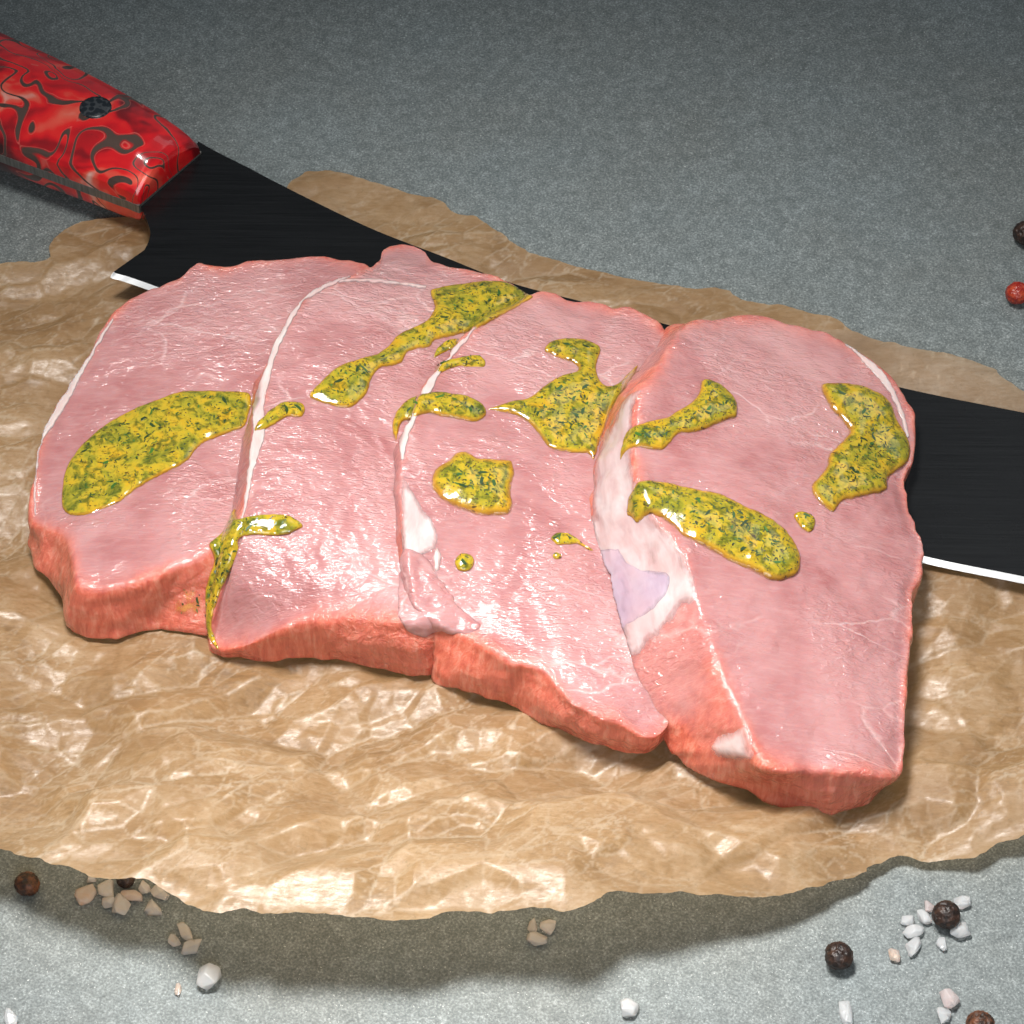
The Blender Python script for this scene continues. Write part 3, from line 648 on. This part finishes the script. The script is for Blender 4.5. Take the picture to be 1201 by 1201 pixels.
fat('fat_rim', ribbon([(560, 383, 2), (535, 410, 6), (514, 435, 8), (497, 465, 9), (482, 492, 9), (474, 515, 8), (472, 540, 4)], 1.25), R3, t3, rim=1.6, seed=4)
fat('fat_rim', [(471, 552), (482, 572), (494, 592), (508, 612), (515, 632), (511, 646), (497, 652), (487, 665), (480, 690), (473, 680), (470, 640), (469, 600)], R3, t3, SKIN, .25, 7, 5, True)
fat('silver_skin', [(757, 455), (750, 470), (746, 500), (745, 545), (752, 575), (766, 600), (788, 625), (806, 652), (818, 682), (820, 705), (803, 713), (790, 730), (772, 748), (748, 769), (736, 767), (727, 740), (716, 705), (704, 665), (693, 625), (693, 580), (698, 535), (711, 500), (735, 465)], R4, t4, SKIN, .22, 9, 6, True)
fat('violet_membrane', [(700, 648), (722, 641), (728, 635), (735, 650), (752, 664), (785, 670), (788, 690), (772, 712), (748, 733), (730, 742), (712, 700)], R4, t4, VIOLET, .30, 6.5, 7, True)
fat('fat_rim', ribbon([(990, 402, 2), (1012, 420, 6), (1030, 438, 9), (1045, 458, 7), (1056, 482, 5), (1065, 515, 4)], 1.25), R4, t4, rim=1.6, seed=8)
fat('fat_lump', [(832, 872), (845, 862), (860, 858), (872, 850), (880, 855), (884, 875), (885, 892), (872, 893), (855, 890), (838, 888)], R4, t4, FAT, .9, 12, 9, True)
fat('fat_lump', [(512, 640), (518, 650), (516, 668), (510, 672), (506, 660), (508, 648)], R3, t3, FAT, .5, 4, 10, True)
fat('fat_lump', [(472, 672), (478, 678), (480, 690), (474, 700), (468, 690)], R3, t3, FAT, .5, 4, 11, True)

fl_, _ = drape('meat_flap', [(474, 645), (498, 652), (518, 680), (540, 712), (566, 736), (540, 744), (512, 742), (498, 748), (480, 742), (466, 720), (467, 685)], MEAT[2], .75, 18, [t2, t3], R3, step=1.2, smooth_it=3, jag=1.6, seed=401)
PUD = [
 ('large crescent marinade puddle on the leftmost pork slice', [(72, 575), (75, 555), (92, 525), (120, 500), (150, 482), (180, 470), (205, 460), (230, 457), (265, 458), (292, 460), (295, 475), (292, 490), (285, 503), (265, 510), (240, 520), (225, 535), (215, 545), (185, 560), (160, 575), (140, 590), (115, 600), (95, 606), (80, 605), (72, 595)], 1.1, 12, 420, 9),
 ('long diagonal marinade streak at the top of the second pork slice', [(503, 342), (510, 337), (540, 332), (573, 329), (597, 331), (626, 347), (613, 357), (587, 372), (567, 383), (540, 393), (512, 400), (505, 408), (480, 413), (470, 427), (447, 433), (437, 443), (430, 463), (413, 478), (395, 478), (370, 471), (362, 463), (375, 448), (395, 430), (420, 420), (440, 415), (455, 405), (465, 393), (480, 385), (500, 375), (508, 360), (505, 350)], 1.3, 14, 380, 7),
 ('short marinade dab hanging over the top left fat rim of the third slice', [(509, 413), (517, 403), (533, 396), (542, 400), (533, 408), (519, 415), (508, 421)], .8, 6, 18, 0),
 ('thin curved marinade streak just right of the fat rim on the third slice', [(508, 435), (515, 425), (530, 420), (545, 417), (560, 416), (570, 422), (568, 431), (555, 431), (535, 431), (520, 437), (510, 441)], .8, 6, 36, 1),
 ('sausage shaped marinade blob draped over the left rim of the third slice', [(459, 507), (460, 492), (470, 475), (485, 465), (507, 460), (532, 461), (555, 467), (570, 477), (569, 490), (555, 496), (532, 492), (515, 489), (500, 486), (485, 492), (472, 497), (467, 512), (464, 519)], 1.7, 13, 110, 4),
 ('big star shaped marinade puddle between the third and the rightmost slice', [(571, 479), (595, 471), (620, 465), (637, 452), (657, 440), (677, 434), (672, 427), (652, 420), (637, 412), (642, 402), (660, 396), (680, 396), (700, 402), (706, 412), (701, 426), (702, 440), (710, 451), (722, 450), (733, 440), (741, 432), (749, 427), (747, 437), (737, 453), (721, 473), (713, 493), (704, 520), (697, 541), (689, 533), (677, 533), (647, 528), (633, 513), (620, 497), (600, 487), (573, 482)], 1.3, 15, 420, 9),
 ('rounded square marinade blob in the middle of the third slice', [(505, 563), (510, 550), (525, 540), (535, 530), (550, 530), (560, 536), (580, 538), (600, 540), (604, 555), (600, 575), (602, 590), (598, 603), (580, 606), (560, 605), (540, 598), (520, 588), (507, 575)], 2.2, 30, 190, 5),
 ('single round marinade drop low on the third slice', [(532, 660), (536, 651), (544, 648), (553, 651), (557, 660), (553, 669), (544, 672), (536, 669)], 1.2, 9, 12, 1),
 ('small marinade splash with a thin tail beside the silver skin', [(645, 631), (652, 625), (664, 624), (674, 629), (684, 637), (697, 645), (690, 646), (676, 639), (664, 640), (652, 640)], .9, 7, 22, 1),
 ('tiny marinade drop just below the small splash', [(647, 651), (652, 647), (659, 651), (658, 656), (651, 657)], .7, 5, 5, 0),
 ('club shaped marinade streak high on the rightmost slice', [(727, 542), (729, 522), (737, 505), (755, 495), (780, 489), (797, 480), (812, 470), (820, 457), (822, 446), (835, 445), (855, 457), (865, 472), (864, 490), (850, 495), (820, 507), (797, 510), (787, 520), (775, 529), (750, 526), (741, 527), (733, 535), (730, 545)], 1.7, 16, 230, 5),
 ('large slug shaped marinade blob in the middle of the rightmost slice', [(735, 605), (736, 590), (745, 570), (754, 564), (775, 565), (805, 571), (845, 579), (870, 592), (895, 602), (917, 617), (932, 635), (940, 655), (935, 675), (920, 681), (905, 682), (885, 672), (862, 662), (830, 645), (805, 632), (787, 617), (772, 607), (762, 605), (748, 615), (740, 607)], 2.2, 22, 420, 9),
 ('boomerang shaped marinade puddle at the right edge of the rightmost slice', [(962, 452), (982, 449), (1007, 451), (1030, 460), (1045, 472), (1052, 490), (1062, 507), (1069, 525), (1066, 542), (1055, 552), (1042, 562), (1040, 575), (1020, 582), (1000, 586), (987, 590), (977, 601), (962, 592), (951, 577), (954, 565), (967, 550), (972, 532), (987, 517), (995, 507), (987, 495), (972, 477)], 1.9, 20, 420, 7),
 ('small marinade drop between the slug shaped and boomerang shaped puddles', [(929, 606), (936, 600), (948, 601), (957, 610), (955, 622), (947, 626), (938, 618)], 1.2, 9, 16, 1),
 ('small bean shaped marinade dab on the upper left rim of the second slice', [(298, 508), (300, 497), (317, 480), (333, 471), (353, 472), (359, 480), (353, 490), (337, 490), (322, 499), (308, 506)], 1.4, 10, 42, 2),
 ('marinade streak running down the left side of the second slice', [(276, 595), (266, 612), (258, 626), (244, 640), (250, 656), (244, 676), (240, 690), (239, 716), (241, 736), (246, 752), (257, 764), (258, 758), (252, 745), (250, 730), (254, 712), (261, 692), (272, 668), (281, 646), (281, 633), (300, 629), (330, 630), (348, 624), (357, 618), (348, 608), (332, 603), (306, 603), (288, 606), (279, 608)], 1.3, 9, 130, 4),
]
for i, (lab, poly, th, rim, cnt, big) in enumerate(PUD):
    o, info = drape('marinade_puddle', poly, SAUCE, th*.72, rim*1.25, TREES, seed=100+i*7, smooth_it=6 if i in (5, 15) else 3)
    tag(o, lab, 'marinade', 'herb marinade puddles on the pork'); flecks(o, info, cnt, big, 500+i)
o, info = drape('marinade_smear', [(205, 706), (214, 690), (228, 692), (238, 700), (238, 716), (230, 724), (214, 722), (203, 718)], SMEAR, .1, 8, [t1], seed=300, smooth_it=1)
tag(o, 'thin orange marinade smear on the front side of the leftmost slice', 'marinade'); flecks(o, info, 10, 1, 900)

# ------------------------------------------------------------------ peppercorns
def peppercorn(px, py, d, mat, label, seed, cat='peppercorn', group='black peppercorns scattered on the table', name='black_peppercorn', wr=1.0):
    r = d*MM/2; c_ = at(np.array(float(px)), np.array(float(py)), np.array(r))
    bm = bmesh.new(); bmesh.ops.create_icosphere(bm, subdivisions=5, radius=1); P = np.array([v.co[:] for v in bm.verts])
    f = 1+wr*(.05*fbm(P*1.4+seed, 2, seed)-.10*np.abs(vnoise(P*3.2+seed, seed+1))*1.0+.03*fbm(P*8+seed, 2, seed+2))
    Pn = P*f[:, None]*r; Pn[:, 2] *= .93
    Fc = np.array([[v.index for v in fc.verts] for fc in bm.faces]); bm.free()
    o = mesh_obj(name, Pn+c_, Fc, mat, loc=(c_[0], c_[1], c_[2])); tag(o, label, cat, group); return o
peppercorn(32, 1037, 4.6, PEPPER_BROWN, 'reddish brown peppercorn alone in the paper shadow at the far left', 1)
peppercorn(147, 1031, 3.4, PEPPER, 'dark peppercorn half hidden under the front paper edge among orange salt', 2)
peppercorn(984, 1121, 5.2, PEPPER, 'black peppercorn standing alone in front of the right white salt cluster', 3)
peppercorn(1110, 1073, 5.2, PEPPER, 'dark wrinkled peppercorn surrounded by white salt crystals at the right', 4)
peppercorn(1150, 1203, 5.2, PEPPER_BROWN, 'brown peppercorn cut off by the bottom edge of the picture', 5)
peppercorn(1203, 273, 5.6, PEPPER, 'black peppercorn at the far right edge above the red one', 6)
peppercorn(1193, 344, 5.0, PEPPER_RED, 'shiny red peppercorn at the right edge behind the paper', 7, cat='peppercorn', group=None, name='red_peppercorn', wr=.7)

# ------------------------------------------------------------------ salt crystals
def salt(px, py, wpx, hpx, kind, label, seed, rot=0.0):
    W_ = wpx/6.0*MM; L_ = hpx/5.0*MM; Hh = min(W_, L_)*.34
    r = np.random.default_rng(seed+70); bm = bmesh.new()
    for _ in range(20):
        v = r.normal(size=3); v /= np.linalg.norm(v); v *= r.uniform(.82, 1.04); bm.verts.new(Vector(v))
    res = bmesh.ops.convex_hull(bm, input=bm.verts)
    junk = [g for g in res['geom_interior'] if isinstance(g, bmesh.types.BMVert)]
    if junk: bmesh.ops.delete(bm, geom=junk, context='VERTS')
    bmesh.ops.bevel(bm, geom=list(bm.edges), offset=.16, segments=3, affect='EDGES', profile=.6, clamp_overlap=True)
    c0, s0 = math.cos(rot), math.sin(rot)
    for v in bm.verts:
        x, y, z_ = v.co.x*W_/2, v.co.y*L_/2, v.co.z*Hh
        v.co = Vector((x*c0-y*s0, x*s0+y*c0, z_))
    zmin = min(v.co.z for v in bm.verts)
    for v in bm.verts: v.co.z -= zmin*.92
    for f in bm.faces: f.smooth = True
    me = bpy.data.meshes.new('salt_crystal'); bm.to_mesh(me); bm.free(); me.materials.append(SALT[kind])
    o = bpy.data.objects.new('salt_crystal', me); C.objects.link(o); p = at(np.array(float(px)), np.array(float(py)), np.array(Hh*.8)); o.location = (p[0], p[1], 0)
    tag(o, label, 'salt crystal', 'coarse salt crystals on the table')
SL = [
 (101, 1047, 25, 28, 'orange', 'large orange oval salt crystal, leftmost of the cluster at the paper edge', -.4),
 (108, 1031, 15, 12, 'peach', 'sliver of pale salt peeking from under the paper above the orange one', 0),
 (125, 1041, 22, 23, 'peach', 'round pale salt crystal just right of the large orange one', .3),
 (142, 1062, 23, 27, 'peach', 'biggest pale salt crystal, lowest in the cluster at the left paper edge', 0),
 (128, 1058, 17, 16, 'peach', 'small pale salt crystal touching the left of the lowest big one', 0),
 (154, 1052, 29, 15, 'orange', 'long light orange salt crystal lying flat below the hidden peppercorn', -.3),
 (169, 1041, 16, 17, 'peach', 'small round pale salt crystal right of the hidden peppercorn', 0),
 (188, 1048, 27, 14, 'peach', 'elongated shade-tinted salt crystal tucked against the paper edge', -.6),
 (179, 1066, 20, 23, 'peach', 'squarish shade-tinted salt crystal, rightmost bottom of the left cluster', .4),
 (203, 1103, 20, 14, 'peach', 'small leaf shaped salt crystal, leftmost of the three in the paper shadow', -.5),
 (217, 1094, 16, 27, 'peach', 'upright oblong salt crystal, topmost of the three in the paper shadow', .5),
 (224, 1110, 32, 16, 'peach', 'wedge shaped salt crystal, lowest of the three in the paper shadow', .5),
 (244, 1145, 32, 30, 'white', 'big round clear salt crystal at the lower left in the light', 0),
 (209, 1160, 9, 16, 'orange', 'tiny orange salt grain left of the big round clear crystal', 0),
 (12, 1193, 17, 22, 'white', 'white salt crystal at the bottom left corner', .3),
 (625, 1086, 12, 18, 'peach', 'small upright salt crystal, top left of the middle trio', -.2),
 (643, 1087, 23, 17, 'peach', 'flat pale salt crystal, right one of the middle trio', .2),
 (630, 1101, 28, 16, 'peach', 'flat wide salt crystal, lowest of the middle trio', -.2),
 (737, 1182, 25, 23, 'white', 'lone white salt crystal near the bottom middle', .6),
 (1128, 1058, 23, 16, 'white', 'white salt crystal above right of the surrounded peppercorn', .1),
 (1089, 1064, 13, 19, 'pink', 'small pink salt crystal touching the left of the surrounded peppercorn', .2),
 (1083, 1076, 18, 22, 'white', 'milky salt crystal below the small pink one', .6),
 (1064, 1079, 22, 12, 'white', 'flat white salt crystal, leftmost of the right cluster', .1),
 (1072, 1092, 28, 16, 'white', 'long bright white salt crystal in the middle of the right cluster', .3),
 (1071, 1109, 17, 25, 'white', 'pale salt crystal with a pinkish tip below the long bright white one', -.4),
 (1049, 1121, 15, 18, 'orange', 'small peach orange salt grain, lowest left of the right cluster', .2),
 (1105, 1107, 14, 18, 'white', 'small upright white salt grain below the surrounded peppercorn', 0),
 (1126, 1090, 28, 20, 'white', 'clear salt crystal at the lower right of the surrounded peppercorn', .1),
 (1113, 1171, 22, 28, 'pink', 'smooth pinkish salt crystal standing upright near the bottom right', .5),
 (1106, 1190, 19, 19, 'white', 'bluish clear salt crystal touching the smooth pinkish one from below', -.4),
 (992, 1187, 19, 31, 'white', 'tall pointed white salt crystal at the bottom below the lone peppercorn', .1),
]
for i, (a, b, c_, d, k, lab, ro) in enumerate(SL): salt(a, b, c_, d, k, lab, i, ro)
